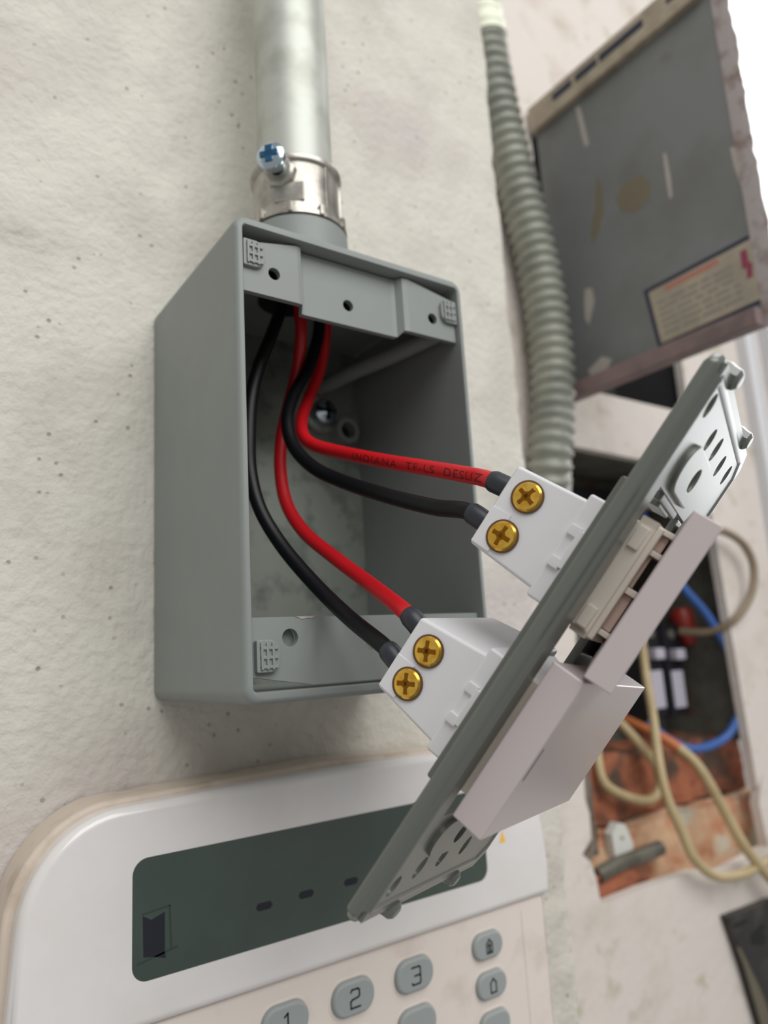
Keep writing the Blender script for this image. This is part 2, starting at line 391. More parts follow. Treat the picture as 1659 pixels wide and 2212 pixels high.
bm = bmesh.new(); lathe(bm, [(2.6, 0), (4.6, 0), (4.3, 5), (2.7, 5), (2.6, 0)], (61.6, -4, 82.6), (0, -1, 0), 28); mesh('boss', bm, 'boxgrey', jb)
bm = bmesh.new(); lathe(bm, [(0, 0), (2.65, 0)], (61.6, -5.2, 82.6), (0, -1, 0), 28); mesh('boss_hole', bm, 'dark', jb)
# chipped paint on the lower flange's edge
bm = bmesh.new(); prism(bm, [(13.4, 18.55), (18.6, 18.6), (17.8, 18.1), (16.4, 18.2), (15.2, 17.9), (14.4, 18.3)], [], -57.02, -57.15, 'y'); mesh('paint_chip', bm, 'chip', f2)

# ------------------------------------------------------------------ rigid conduit and its connector
pc = [(9.5, 132), (11.45, 131.8), (11.45, 640), (9.5, 640)]
bm = bmesh.new(); lathe(bm, [(r, h) for r, h in pc], (HX, HY, 0), (0, 0, 1), 48)
tag(mesh('rigid_conduit', bm, 'galv'), 'straight galvanized steel pipe rising from the connector on the grey box', 'pipe')
cn = thing('conduit_connector', 'silver set screw connector joining the steel pipe to the grey box', 'pipe fitting', (HX, HY, 134))
bm = bmesh.new()
lathe(bm, [(11.5, 0), (15.0, 0), (15.0, 1.4), (13.6, 2.0), (13.6, 4.4), (13.0, 4.8), (13.0, 17.6), (13.9, 18.2), (14.1, 19), (13.9, 19.8), (13.2, 20.2), (11.6, 20.2), (11.5, 0)], (0, 0, .2), (0, 0, 1), 56)
mesh('sleeve', bm, 'zinc', cn)
bm = bmesh.new()
for k in range(10):
    a = 2*PI*k/10+.3; R_ = Matrix.Rotation(a, 4, 'Z')
    box(bm, (13.3, -.7, .3), (15.5, .7, 3.4), .2, 2, R_)
mesh('locknut_teeth', bm, 'zinc', cn)
bm = bmesh.new()
for a in (-2.55, -1.35, -.55, .4): box(bm, (12.6, -.55, 4), (13.5, .55, 18), .2, 2, Matrix.Rotation(a, 4, 'Z'))
mesh('rib', bm, 'zinc', cn)
dirs = Vector((-.76, -.65, 0)).normalized(); aa = math.atan2(dirs.y, dirs.x)
bm = bmesh.new(); box(bm, (12.4, -4.2, 4.6), (13.6, 4.6, 10.6), .3, 2, Matrix.Rotation(aa+.18, 4, 'Z')); mesh('stamped_panel', bm, 'zinc', cn)
bm = bmesh.new(); lathe(bm, [(5.0, -1), (4.8, 1.8), (4.0, 2.6), (2, 2.8)], Vector((0, 0, 14.2))+dirs*12.2, dirs, 8); mesh('screw_boss', bm, 'zinc', cn)
bm = bmesh.new(); sb = Vector((0, 0, 15.0))+dirs*14
lathe(bm, [(2.3, 0), (2.3, 4.0), (3.9, 4.2), (4.3, 5.2), (4.1, 6.4), (3.0, 7.1), (0, 7.3)], sb, dirs, 24); s_ = mesh('set_screw', bm, 'chrome', cn)
bm = bmesh.new(); Q = dirs.to_track_quat('Z', 'Y').to_matrix().to_4x4(); Q.translation = sb+dirs*7.1
box(bm, (-2.7, -.8, 0), (2.7, .8, .5), 0, 1, Q); box(bm, (-1.1, -2.6, 0), (1.1, 2.6, .5), 0, 1, Q); mesh('screw_slot', bm, 'blueslot', s_)

# ------------------------------------------------------------------ switch plate frame (local X = width, Y = length, Z = front)
UX = Vector((0.3343763, -0.5262432, 0.7818315)); VX = Vector((0.8892405, 0.4509498, -0.0767835)); WX = Vector((0.3121599, -0.7209108, -0.6187437))
PO = Vector((1.6186, -92.1326, -34.257))
RM = Matrix((VX, UX, WX)).transposed()
def pw(u, v, w): return PO+UX*u+VX*v+WX*w
PWID, PLEN = 57.0, 110.0
fp = thing('switch_frame', 'grey steel switch plate tilted out in front of the open box holding both white switches', 'switch plate', PO, RM)
bm = bmesh.new()
outl = [(2.4, 1.0), (PWID-5, 1.0), (PWID-1.6, 4), (PWID-1.6, PLEN-4), (PWID-5, PLEN-1.0), (2.4, PLEN-1.0)]
opening = [(8.5, 22), (48.5, 22), (48.5, 88.5), (8.5, 88.5)]
holes = []
for (v, u, a, b) in ((6.8, 103.2, 1.7, 2.2), (19.0, 101.0, 1.7, 2.2), (26.6, 101.6, 1.7, 2.4), (36.5, 101.2, 1.7, 2.3), (46, 102.0, 1.6, 2.2), (22.4, 94.0, 2.0, 2.2),
                     (6.8, 7.5, 1.6, 2.2), (14.5, 9.6, 1.7, 2.4), (24, 10.0, 1.7, 2.4), (34.5, 10.4, 1.6, 2.3), (22.4, 16.5, 1.8, 2)):
    holes.append(ell(v, u, a, b, 22))
prism(bm, outl, [opening]+holes, .5, 1.7, 'z', 0)
mesh('face', bm, 'plategrey', fp, angle=30)
# rolled rim swept round the edge
path = [(0, 2.5), (0, PLEN-2.5), (2.5, PLEN), (PWID-6, PLEN), (PWID, PLEN-5), (PWID, 5), (PWID-6, 0), (2.5, 0)]
prof = [(0.55, -1.3), (0.1, -1.1), (0, -.6), (0, .1), (.25, .7), (.8, 1.0), (1.5, .95), (2.0, 1.25), (2.6, 1.85), (3.6, 2.0), (4.4, 1.72), (4.4, 1.3), (2.2, .5), (1.2, .1), (1.1, -1.2)]
bm = bmesh.new(); n = len(path); R_ = []
for i in range(n):
    p, a, b = Vector(path[i]), Vector(path[i-1]), Vector(path[(i+1) % n])
    d1 = (p-a).normalized(); d2 = (b-p).normalized(); n1 = Vector((d1.y, -d1.x)); n2 = Vector((d2.y, -d2.x))
    mm = (n1+n2)/(1+n1.dot(n2))
    R_.append([bm.verts.new((p.x+mm.x*d, p.y+mm.y*d, w)) for d, w in prof])
for i in range(n):
    a, b = R_[i], R_[(i+1) % n]
    for k in range(len(prof)): bm.faces.new((a[k], a[(k+1) % len(prof)], b[(k+1) % len(prof)], b[k]))
mesh('rolled_rim', bm, 'plategrey', fp, angle=60)
# folded flange behind the opening
bm = bmesh.new()
box(bm, (6.2, 26, -4.1), (7.4, 87, .8), .5, 2); box(bm, (7, 26, -4.1), (10.5, 87, -3.2), .3, 2)
mesh('back_flange', bm, 'plategrey', fp)
bm = bmesh.new(); box(bm, (46.5, 22, -2.5), (48.3, 88.5, .8), .3, 2); mesh('far_flange', bm, 'plategrey', fp)
# raised pad round the screw slot at both ends and small tabs
def pad(u0, u1, hu):
    bm = bmesh.new(); prism(bm, rrect(11, u0, 31, u1, 4.2, 6), [ell(22.4, hu, 2.0, 2.2, 22)], 1.6, 2.5, 'z', .6, 3); return mesh('raised_pad', bm, 'plategrey', fp)
pad(89.4, 98.5, 94.0); pad(12.4, 20.5, 16.5)
bm = bmesh.new(); box(bm, (14, 87.0, .4), (30, 89.0, 1.5), .3); box(bm, (16.5, 86.2, -1.8), (26, 87.4, 1.2), .2); mesh('retaining_tab', bm, 'plategrey', fp)
bm = bmesh.new(); box(bm, (33, 80, .3), (44, 88, 1.6), .3); box(bm, (30, 22.5, -1.0), (47, 60, .8), .3); mesh('cross_tab', bm, 'plategrey', fp)
for (v, u) in ((10.5, 110.6), (43, 110.2), (14.5, -.6), (42, -.6)):
    bm = bmesh.new()
    lathe(bm, [(0, 3.0), (1.2, 2.9), (1.9, 2.3), (2.1, 1.2), (2.5, .2), (2.4, -.9), (0, -1.2)], (v, u-(.9 if u > 50 else -.9), -.2), (0, 0, 1), 8)
    mesh('edge_nub', bm, 'plategrey', fp)

# ------------------------------------------------------------------ the two switches
def slotted_screw(v, u, par, ang, rr=2.85):
    bm = bmesh.new(); w = -18.9
    lathe(bm, [(0, -.1), (rr+.35, -.1), (rr+.35, .3), (0, .3)], (13.45-.05, u, w), (-1, 0, 0), 30); mesh('screw_well', bm, 'wellbrown' if 'wellbrown' in M else 'dark', par)
    bm = bmesh.new(); lathe(bm, [(rr, 0), (rr, .35), (rr-.35, .75), (rr*.5, .95), (0, 1.0)], (13.4, u, w), (-1, 0, 0), 32); s = mesh('terminal_screw', bm, 'brass', par)
    bm = bmesh.new(); Q = Matrix.Translation((12.45, u, w)) @ Matrix.Rotation(ang, 4, 'X')
    box(bm, (-.06, -2.0, -.42), (.3, 2.0, .42), .08, 1, Q); box(bm, (-.06, -.48, -1.9), (.3, .48, 1.9), .08, 1, Q)
    box(bm, (-.05, -.95, -.95), (.3, .95, .95), .1, 1, Q @ Matrix.Rotation(PI/4, 4, 'X')); mesh('cross_slot', bm, 'brassdark', s)
M['brassdark'] = mat('shadowed_brass', (150, 98, 26), .4, metal=.9)
M['wellbrown'] = mat('dark_screw_well', (96, 70, 44), .7)
def hexa(bm, lo4, hi4, bev):
    """lo4/hi4: four (v,u) corners at w0 and w1"""
    a = [bm.verts.new((p[0], p[1], p[2])) for p in lo4]; b = [bm.verts.new((p[0], p[1], p[2])) for p in hi4]
    fs = [bm.faces.new(a[::-1]), bm.faces.new(b)]
    for k in range(4): fs.append(bm.faces.new((a[k], a[(k+1) % 4], b[(k+1) % 4], b[k])))
    es = list({e for f in fs for e in f.edges})
    bmesh.ops.recalc_face_normals(bm, faces=fs)
    if bev: bmesh.ops.bevel(bm, geom=es, offset=bev, segments=3, affect='EDGES', profile=.5)
def switch(name, label, u0, u1, s0, s1, e0, e1, flare):
    """u0..u1 body, s0..s1 wider shoulder, flare: rise of the body's upper face towards the back"""
    t = thing(name, label, 'light switch', PO, RM, None)
    bm = bmesh.new(); um = (u0+u1)/2
    V0, V1 = 13.5, 42
    hexa(bm, [(V0, u0, -24.2), (V1, u0, -22.5), (V1, u1+flare, -22.5), (V0, u1, -24.2)], [(V0, s0+1.2, -6), (V1, s0+.5, -6), (V1, s1+flare*.8, -6), (V0, s1-1.2, -6)], .7)
    mesh('module_body', bm, 'whiteabs', t, angle=40)
    bm = bmesh.new()
    hexa(bm, [(V0-.25, s0, -9.2), (V1+.5, s0, -9.2), (V1+.5, s1+flare*.6, -9.2), (V0-.25, s1, -9.2)], [(V0-.25, s0, 1.2), (V1+.5, s0, 1.2), (V1+.5, s1, 1.2), (V0-.25, s1, 1.2)], .6)
    mesh('shoulder', bm, 'whiteabs', t, angle=40)
    bm = bmesh.new()                          # raised terminal pads on the body's near face
    for (a, b, wq) in ((u0+.2, um+.05, -15.5), (um+.25, u1-.1, -15.5)):
        pass
    prism(bm, [(-23.9, u0+.5), (-23.9, um-.3), (-19.6, um-.2), (-19.6, u0+.4)], [], V0+.05, V0-.25, 'x', .15)
    for v in bm.verts: v.co = Vector((v.co.x, v.co.z, v.co.y))
    mesh('terminal_pad', bm, 'whiteabs', t)
    for k, (uu) in enumerate((u1-4.3, u0+4.3)):
        slotted_screw(0, uu, t, (.35, .0, -.5, -.55)[k+(0 if u0 > 50 else 2)])
    bm = bmesh.new()                          # snap latch beside the plate
    for uu in (um-3.1, um+3.4): box(bm, (V0-1.0, uu-1.0, -8.9), (V0+.2, uu+1.0, -6.6), .2); 
    box(bm, (V0-1.1, um-3.6, -7.0), (V0+.2, um+4.0, -4.6), .2)
    for uu in (um-4.2, um+4.6): box(bm, (V0-1.2, uu-.5, -6), (V0, uu+.5, -2.5), .1)
    mesh('snap_latch', bm, 'whiteabs', t)
    bm = bmesh.new()
    for uu in (um-4.9, um+5.2): box(bm, (V0-.9, uu-.35, -5.2), (V0+.1, uu+.35, -3), .05)
    mesh('latch_gap', bm, 'wellbrown', t)
    return t
up = switch('light_switch', 'upper white switch, its thick rocker standing clear of the grey plate', 63.2, 80.4, 61.0, 82.5, 0, 0, 0)
lo = switch('light_switch', 'lower white switch whose broad rocker face shows a thin slot', 30.0, 46.0, 27.2, 49.6, 0, 0, 4.4)
# ivory mechanism seen in the gap of the upper switch
bm = bmesh.new()
def hollow(bm, v0, v1, u0, u1, w0, w1, t_):
    box(bm, (v0, u0, w0), (v0+t_, u1, w1), .2); box(bm, (v1-t_, u0, w0), (v1, u1, w1), .2)
    box(bm, (v0, u0, w0), (v1, u0+t_, w1), .2); box(bm, (v0, u1-t_, w0), (v1, u1, w1), .2)
hollow(bm, 11.5, 28, 60.5, 83.5, 1.0, 4.2, 1.4)
box(bm, (10.9, 62.0, 1.6), (12, 66, 3.6), .2); box(bm, (10.9, 77.6, 1.6), (12, 81.8, 3.6), .2); box(bm, (12.2, 61.0, 3.4), (13.3, 83.0, 5.2), .2)
mesh('inner_frame', bm, 'ivory', up)
bm = bmesh.new(); 
for (a, b) in ((62.4, 63.4), (70.6, 71.8), (78.2, 79.2), (82.2, 83.2)): hexa(bm, [(13.2, a, 1.2), (24, a, 1.2), (24, b, 1.2), (13.2, b, 1.2)], [(13.2, a, 7.0), (24, a, 4.6), (24, b, 4.6), (13.2, b, 7.0)], .15)
mesh('rocker_ribs', bm, 'ivory', up)
bm = bmesh.new(); 
for a, b, w1 in ((63.5, 70.5, 6.6), (71.9, 78.1, 5.6), (79.3, 82.1, 6.4)): hexa(bm, [(14.2, a, 1.2), (23, a, 1.2), (23, b, 1.2), (14.2, b, 1.2)], [(14.2, a, w1), (23, a, w1-2), (23, b, w1-2), (14.2, b, w1)], .2)
mesh('rocker_carrier', bm, 'pinkinner', up)
TL = Matrix.Translation((5.6, 0, 13.8)) @ Matrix.Rotation(math.radians(13), 4, 'Y') @ Matrix.Translation((-5.6, 0, -13.8))
bm = bmesh.new(); box(bm, (5.6, 56.0, 8.9), (50, 87.2, 13.8), .3, 3, TL); mesh('rocker', bm, 'pinkwhite', up)
bm = bmesh.new(); box(bm, (5.6, 24.2, 3.5), (60.5, 55.2, 9.55), .35, 3); rk = mesh('rocker', bm, 'pinkwhite', lo)
bm = bmesh.new(); box(bm, (7.2, 36.0, 9.3), (7.75, 42.4, 9.62), .1); mesh('pilot_slot', bm, 'olive', rk)
bm = bmesh.new(); box(bm, (9.5, 27, 1.0), (46, 50, 3.9), .3); mesh('inner_frame', bm, 'ivory', lo)

# ------------------------------------------------------------------ the four wires
def wire_path(px, end):
    P = [hit(x, y, 1, d) if not isinstance(x, Vector) else x for (x, y, d) in px]; P += [Vector(e) for e in end]
    return catmull(P, 10)
def wire(label, m, px, end, capn=4, rad=1.75, sleeve_m='sleeve'):
    P = wire_path(px, end); o0 = P[0].copy(); t = thing('wire', label, 'wire', o0)
    bm = bmesh.new(); tube(bm, [p-o0 for p in P], rad, 20); mesh('insulation', bm, m, t)
    a = P[-1-capn*3]; 
    bm = bmesh.new(); Q = [p-o0 for p in P[-capn*3-1:]]; tube(bm, Q, lambda i, s: 2.2 if 0 < i < len(Q)-1 else 2.0, 20); mesh('end_sleeve', bm, sleeve_m, t)
    return t, P
e1, e2, e3, e4 = (pw(76, 17, -23.0), pw(67.8, 17, -23.0), pw(43.2, 17, -23), pw(35.0, 17, -23))
def lead(u, d): return [pw(u, 17, -23-d*1.0)]
PR1 = [(704, 668, -30), (702, 735, -27), (690, 800, -25), (667, 860, -26), (652, 905, -30), (655, 940, -36), (680, 962, -42), (740, 978, -52), (830, 996, -68), (930, 1012, -84), (1010, 1026, -96)]
t1, P1 = wire('upper red wire with dark printed lettering running to the upper switch', 'red', PR1, [pw(75.3, 17, -29.2), e1], 3)
PB1 = [(690, 660, -33), (688, 720, -31), (668, 790, -31), (636, 850, -33), (621, 905, -37), (632, 960, -42), (675, 1008, -50), (740, 1040, -60), (840, 1072, -76), (940, 1096, -90)]
t2, P2 = wire('upper black wire bending below the lettered red wire to the upper switch', 'black', PB1, [pw(67.8, 17, -29.5), e2], 3)
PR2 = [(646, 660, -33), (650, 720, -31), (642, 800, -27), (622, 880, -25), (608, 950, -26), (606, 1020, -29), (620, 1090, -34), (658, 1150, -42), (725, 1206, -54), (800, 1262, -68)]
t3, P3 = wire('lower red wire curving down to the lower switch', 'red', PR2, [pw(44.2, 17, -29), e3], 3)
PB2 = [(612, 655, -36), (588, 720, -36), (560, 790, -36), (543, 860, -37), (538, 940, -38), (541, 1020, -39), (562, 1100, -42), (610, 1180, -48), (680, 1262, -58), (755, 1335, -70)]
t4, P4 = wire('lower black wire along the left inside wall of the box to the lower switch', 'black', PB2, [pw(36, 17, -29), e4], 3)
# lettering along the upper red wire, wrapped on its surface
def wire_text(txt, P, s0, length, size, rad, par, m):
    cu = bpy.data.curves.new('t', 'FONT'); cu.body = txt; cu.size = 1; cu.space_character = 1.18; ob = bpy.data.objects.new('t', cu); C.objects.link(ob)
    dg = bpy.context.evaluated_depsgraph_get(); dg.update(); me = bpy.data.meshes.new_from_object(ob.evaluated_get(dg)); bpy.data.objects.remove(ob)
    bm = bmesh.new(); bm.from_mesh(me)
    bmesh.ops.subdivide_edges(bm, edges=[e for e in bm.edges if e.calc_length() > .25], cuts=2)
    xs = [v.co.x for v in bm.verts]; x0, x1 = min(xs), max(xs); kx = length/(x1-x0)
    L_ = [0]
    for a, b in zip(P, P[1:]): L_.append(L_[-1]+(b-a).length)
    o0 = P[0]
    for v in bm.verts:
        s = s0+(v.co.x-x0)*kx; i = max(k for k in range(len(L_)) if L_[k] <= s); i = min(i, len(P)-2)
        f = (s-L_[i])/(L_[i+1]-L_[i]); p = P[i].lerp(P[i+1], f); T = (P[min(i+2, len(P)-1)]-P[max(i-1, 0)]).normalized()
        c = (CP-p); c = (c-T*c.dot(T)).normalized(); up_ = T.cross(c)
        if up_.z < 0: up_ = -up_
        th = ((v.co.y-.35)*size)/rad-.12
        v.co = p+(c*math.cos(th)+up_*math.sin(th))*(rad+.02)-o0
    mesh('printed_lettering', bm, m, par, smooth=False)
LL = [0]
for a, b in zip(P1, P1[1:]): LL.append(LL[-1]+(b-a).length)
def near(px, py, P):
    best = None
    for i, p in enumerate(P):
        q = p-CP; x = 829.5+FPX*q.dot(CR)/q.dot(CF); y = 1106+FPX*q.dot(CD)/q.dot(CF); d = (x-px)**2+(y-py)**2
        if best is None or d < best[0]: best = (d, i)
    return best[1]
sA, sB = LL[near(775, 987, P1)], LL[near(1055, 1035, P1)]
wire_text('INDIANA  TF-LS  DESLIZ', P1, sA, sB-sA-.3, 2.5, 1.75, t1, 'print')

# ------------------------------------------------------------------ alarm keypad
kp = thing('alarm_keypad', 'white alarm keypad with a green display on the wall below the grey box', 'keypad', (44.5, 0, -77))
K0 = Vector((44.5, 0, -77))
def kk(pts): return [(x-K0.x, z-K0.z) for x, z in pts]
def kmesh(name, outer, d0, d1, m, bev=0, seg=4, par=kp, holes=[]):
    bm = bmesh.new(); prism(bm, kk(outer), [kk(h) for h in holes], d0, d1, 'y', bev, seg); return mesh(name, bm, m, par, angle=40)
def arc(cx, cz, rx, rz, a0, a1, n=10): return [(cx+rx*math.cos(math.radians(a0+(a1-a0)*k/n)), cz+rz*math.sin(math.radians(a0+(a1-a0)*k/n))) for k in range(n+1)]
base = [(-37.5, -134), (127, -134), (127.5, -50)]+arc(106, -46, 21, 23.5, 0, 80)+[(44, -20.0)]+arc(-14, -48, 24, 26.5, 96, 175)+[(-38.6, -70)]
kmesh('back_box', base, -.3, -13.5, 'kbase', 1.2, 3)
ttop = [(-37.4, -71.2), (125.6, -71.2), (126.0, -62), (124.8, -50)]+arc(104, -45.5, 20.2, 22, 0, 84)+[(76, -22.0), (44, -21.6), (14, -22.0)]+arc(-13, -47.5, 22.6, 24.6, 92, 172)
kmesh('bezel', ttop, -13.4, -19.0, 'kbezel', 2.2, 5)
kmesh('seam', [(x*.995+.2, z*.99-.4) for x, z in ttop], -13.0, -14.2, 'wellbrown')
kmesh('key_housing', rrect(-35.8, -134, 123.5, -71.0, [3, 3, 6, 6], 5), -13.4, -17.2, 'kbody', 1.8, 4)
kmesh('lower_rim', [(-37, -72.6), (125.4, -72.6), (125.4, -71.2), (-37, -71.2)], -13.4, -16.0, 'kbezel')
lcd = kmesh('display', rrect(-11.2, -61.4, 98.3, -34.8, 3.6, 6), -18.5, -19.06, 'lcd', .05, 1)
def seg(name, pts, m, par=lcd, d=-19.1): return kmesh(name, pts, d+.05, d-.03, m, 0, 1, par)
for cx, cz in ((22.0, -52.1), (34.2, -51.9), (48.2, -51.7)):
    seg('dash', [(cx-2.3, cz), (cx-1.6, cz+.9), (cx+1.7, cz+.9), (cx+2.4, cz), (cx+1.7, cz-.9), (cx-1.6, cz-.9)], 'lcdseg')
seg('door_symbol', [(-8.8, -47.4), (-6.8, -48.6), (-3.6, -47.6), (-3.6, -56.4), (-3.4, -57.6), (-6.4, -56.6), (-8.6, -56.2)], 'lcdseg')
for q in ([(-8.9, -46.9), (-2.3, -46.3), (-2.3, -46.6), (-8.9, -47.2)], [(-2.6, -46.4), (-2.2, -46.4), (-1.9, -55.8), (-2.3, -55.8)], [(-10, -57.2), (-.5, -55.6), (-.5, -56.0), (-10, -57.6)]): seg('symbol_line', q, 'lcdseg2')
seg('trouble_triangle', [(104.3, -51.9), (106.9, -51.9), (105.6, -48.6)], 'amber', kp)
# strokes for the key legends
def strokes(bm, pl, w, y0, y1):
    for a, b in zip(pl, pl[1:]):
        a, b = Vector(a), Vector(b); d = (b-a).normalized(); nn = Vector((-d.y, d.x))*w/2; e = d*w/2
        prism(bm, [tuple(a-e+nn), tuple(a-e-nn), tuple(b+e-nn), tuple(b+e+nn)], [], y0, y1, 'y')
def key(x, z, legend, w_=13.2, h_=8.6):
    bm = bmesh.new(); prism(bm, kk(rrect(x-w_/2, z-h_/2, x+w_/2, z+h_/2, h_/2-.2, 8)), [], -17.0, -18.8, 'y', .9, 4)
    k = mesh('key', bm, 'key', kp)
    bm = bmesh.new(); prism(bm, kk(rrect(x-w_/2-.8, z-h_/2-.8, x+w_/2+.8, z+h_/2+.8, h_/2+.4, 8)), [kk(rrect(x-w_/2, z-h_/2, x+w_/2, z+h_/2, h_/2-.2, 8))], -16.8, -17.35, 'y', .25, 2)
    mesh('key_surround', bm, 'kbody', k)
    if legend:
        bm = bmesh.new(); q = [[(x-K0.x+a, z-K0.z+b) for a, b in s] for s in legend]
        for s in q: strokes(bm, s, .46, -18.78, -18.86)
        mesh('legend', bm, 'ink', k)
two = [[(-1.3, 1.7), (-.9, 2.2), (.9, 2.2), (1.4, 1.8), (1.4, .5), (1.0, .1), (-.9, -.2), (-1.4, -.6), (-1.4, -2.2), (1.5, -2.2)]]
three = [[(-1.4, 2.2), (1.1, 2.2), (1.5, 1.8), (1.5, .3), (1.2, 0), (-.5, 0)], [(1.2, 0), (1.5, -.3), (1.5, -1.8), (1.1, -2.2), (-1.2, -2.2), (-1.5, -1.8)]]
one = [[(-.6, 1.6), (.3, 2.2), (.3, -2.2)]]
house = [[(-1.1, -1.9), (-1.1, .7), (0, 1.9), (1.1, .7), (1.1, -1.9), (-1.1, -1.9)]]
man = house+[[(0, .7), (0, -.2), (-.35, -1.6)], [(0, -.2), (.35, -1.6)], [(-.4, .1), (0, .5), (.4, .1)]]
key(27.6, -80.8, one); key(48.0, -80.8, two); key(68.6, -80.8, three)
key(27.6, -93.4, None); key(48.0, -93.4, None); key(68.6, -93.4, None)
key(96.8, -80.2, man, 11.8, 7.4); key(97.2, -91.2, house, 11.8, 7.4); key(97.4, -102.2, None, 11.8, 7.4)
# moulded channel on the right of the keys
kmesh('side_moulding', [(112.5, -134), (114.2, -134), (114.0, -78), (112.4, -74)], -17.0, -17.5, 'kbody', .3)

# ------------------------------------------------------------------ corrugated conduit in the corner
cp_ = [(1020, -60, 48), (1034, 20, 48), (1052, 110, 48), (1072, 220, 48), (1098, 330, 48), (1128, 440, 47), (1156, 550, 46), (1178, 660, 45), (1192, 780, 45), (1194, 900, 46), (1188, 1000, 48), (1184, 1080, 56), (1190, 1150, 72)]
P = [hit(x, y, 1, d) for x, y, d in cp_]; P = [P[0]+(P[0]-P[1])*2]+P
PP = catmull(P, 60); o0 = PP[0].copy()
# even spacing
D_ = [0]
for a, b in zip(PP, PP[1:]): D_.append(D_[-1]+(b-a).length)
even = []; s = 0; i = 0
while s < D_[-1]-.5:
    while D_[i+1] < s: i += 1
    even.append(PP[i].lerp(PP[i+1], (s-D_[i])/max(1e-6, D_[i+1]-D_[i]))-o0); s += .9
fc = thing('flexible_conduit', 'grey corrugated flexible conduit hanging in the corner behind the wall edge', 'conduit', o0)
bm = bmesh.new(); tube(bm, even, lambda i, s: 10.7+1.35*math.sin(2*PI*s/6.6)+.25*math.sin(4*PI*s/6.6), 32); mesh('corrugated_tube', bm, 'flex', fc, angle=80)
kc = min(range(len(even)), key=lambda i: (even[i]+o0-hit(1046, 62, 1, 48)).length)
bm = bmesh.new(); tube(bm, even[kc-9:kc+10], lambda i, s: 12.6+.5*math.sin(2*PI*s/8), 32); mesh('coupling_band', bm, 'cream', fc, angle=80)

# ------------------------------------------------------------------ upper electrical panel with its open door
ep = thing('electrical_panel', 'upper wall panel with its weathered grey door swung open towards the camera', 'electrical panel', (250, 60, 145))
E0 = Vector((250, 60, 145))
def ebox(name, lo_, hi_, m, par=ep, bev=.4): return bxo(name, Vector(lo_)-E0, Vector(hi_)-E0, m, par, bev)
bm = bmesh.new()
for lo_, hi_ in (((246, 66.2, 150), (382, 120, 152)), ((246, 66.2, 325), (382, 120, 327)), ((244, 66.2, 150), (246, 120, 327)), ((382, 66.2, 150), (384, 120, 327)), ((244, 118, 150), (384, 120, 327))):
    box(bm, Vector(lo_)-E0, Vector(hi_)-E0)
mesh('panel_box', bm, 'cavity_up', ep)
dr = ebox('door', (250, -58, 148), (251.4, 56, 318), 'doorgrey', ep, .3)
ebox('door_bottom_lip', (243, -58, 140), (251.4, 56, 148.5), 'pinklip', dr, .8)
bm = bmesh.new()
box(bm, Vector((249.6, -64.5, 140))-E0, Vector((251.6, -57.5, 336))-E0, .6)
e_ = [(-64.0, 140)]+[(-65.5-3*abs(noise.noise(Vector((zz*.045, 1, 2))))-.8*noise.noise(Vector((zz*.2, 1, 2))), zz) for zz in range(142, 334, 3)]+[(-64.0, 336)]
prism(bm, [(a-E0.y, b-E0.z) for a, b in e_], [], -.2, 1.4, 'x', .3, 1)
mesh('door_edge_lip', bm, 'doorlip', dr)
# circuit directory rail along the top
ebox('directory_rail', (246.5, -56, 313), (251.4, 58, 330), 'railcream', dr, .5)
for (a, b) in ((24, 38), (6, 21), (-24, 4)): ebox('rail_slot', (246.2, a, 321), (246.8, b, 325.5), 'navy', dr, .1)
ebox('rail_slot', (246.2, -52, 322), (246.8, -38, 324.5), 'navy', dr, .1)
ebox('rail_strip', (246.0, -56, 313), (246.7, 52, 317.5), 'railcream', dr, .2)
# warning label, drawn as faded print
q = hits([(1400, 632), (1628, 512), (1655, 640), (1428, 742)], 0, 249.6)
def onDoor(s, t):    # s to the camera side, t upwards, on the label
    y = (1-s)*(1-t)*q[3][0]+s*(1-t)*q[2][0]+(1-s)*t*q[0][0]+s*t*q[1][0]; z = (1-s)*(1-t)*q[3][1]+s*(1-t)*q[2][1]+(1-s)*t*q[0][1]+s*t*q[1][1]; return (y-E0.y, z-E0.z)
def decal(name, pts, m, par, d, d2=.08):
    bm = bmesh.new(); prism(bm, pts, [], d-E0.x, d-d2-E0.x, 'x'); return mesh(name, bm, m, par)
bord = decal('label_border', [onDoor(-.04, -.07), onDoor(1.06, -.07), onDoor(1.06, 1.08), onDoor(-.04, 1.08)], 'navy', dr, 249.95)
lb = decal('warning_label', [onDoor(0, 0), onDoor(1, 0), onDoor(1, 1), onDoor(0, 1)], 'label', dr, 249.85)
rr = random.Random(5)
for j in range(6):
    t0 = .12+j*.115; a = .06
    while a < .78:
        b = a+rr.uniform(.08, .2); b = min(b, .82)
        decal('print_line', [onDoor(a, t0), onDoor(b, t0), onDoor(b, t0+.05), onDoor(a, t0+.05)], 'labelink', lb, 249.75, .06); a = b+.03
decal('red_heading', [onDoor(.16, .87), onDoor(.68, .87), onDoor(.68, .96), onDoor(.16, .96)], 'labelred', lb, 249.75, .06)
decal('lightning_bolt', [onDoor(.88, .40), onDoor(.93, .40), onDoor(.945, .62), onDoor(.92, .66), onDoor(.925, .88), onDoor(.87, .88), onDoor(.86, .6), onDoor(.895, .57)], 'bolt', lb, 249.75, .06)
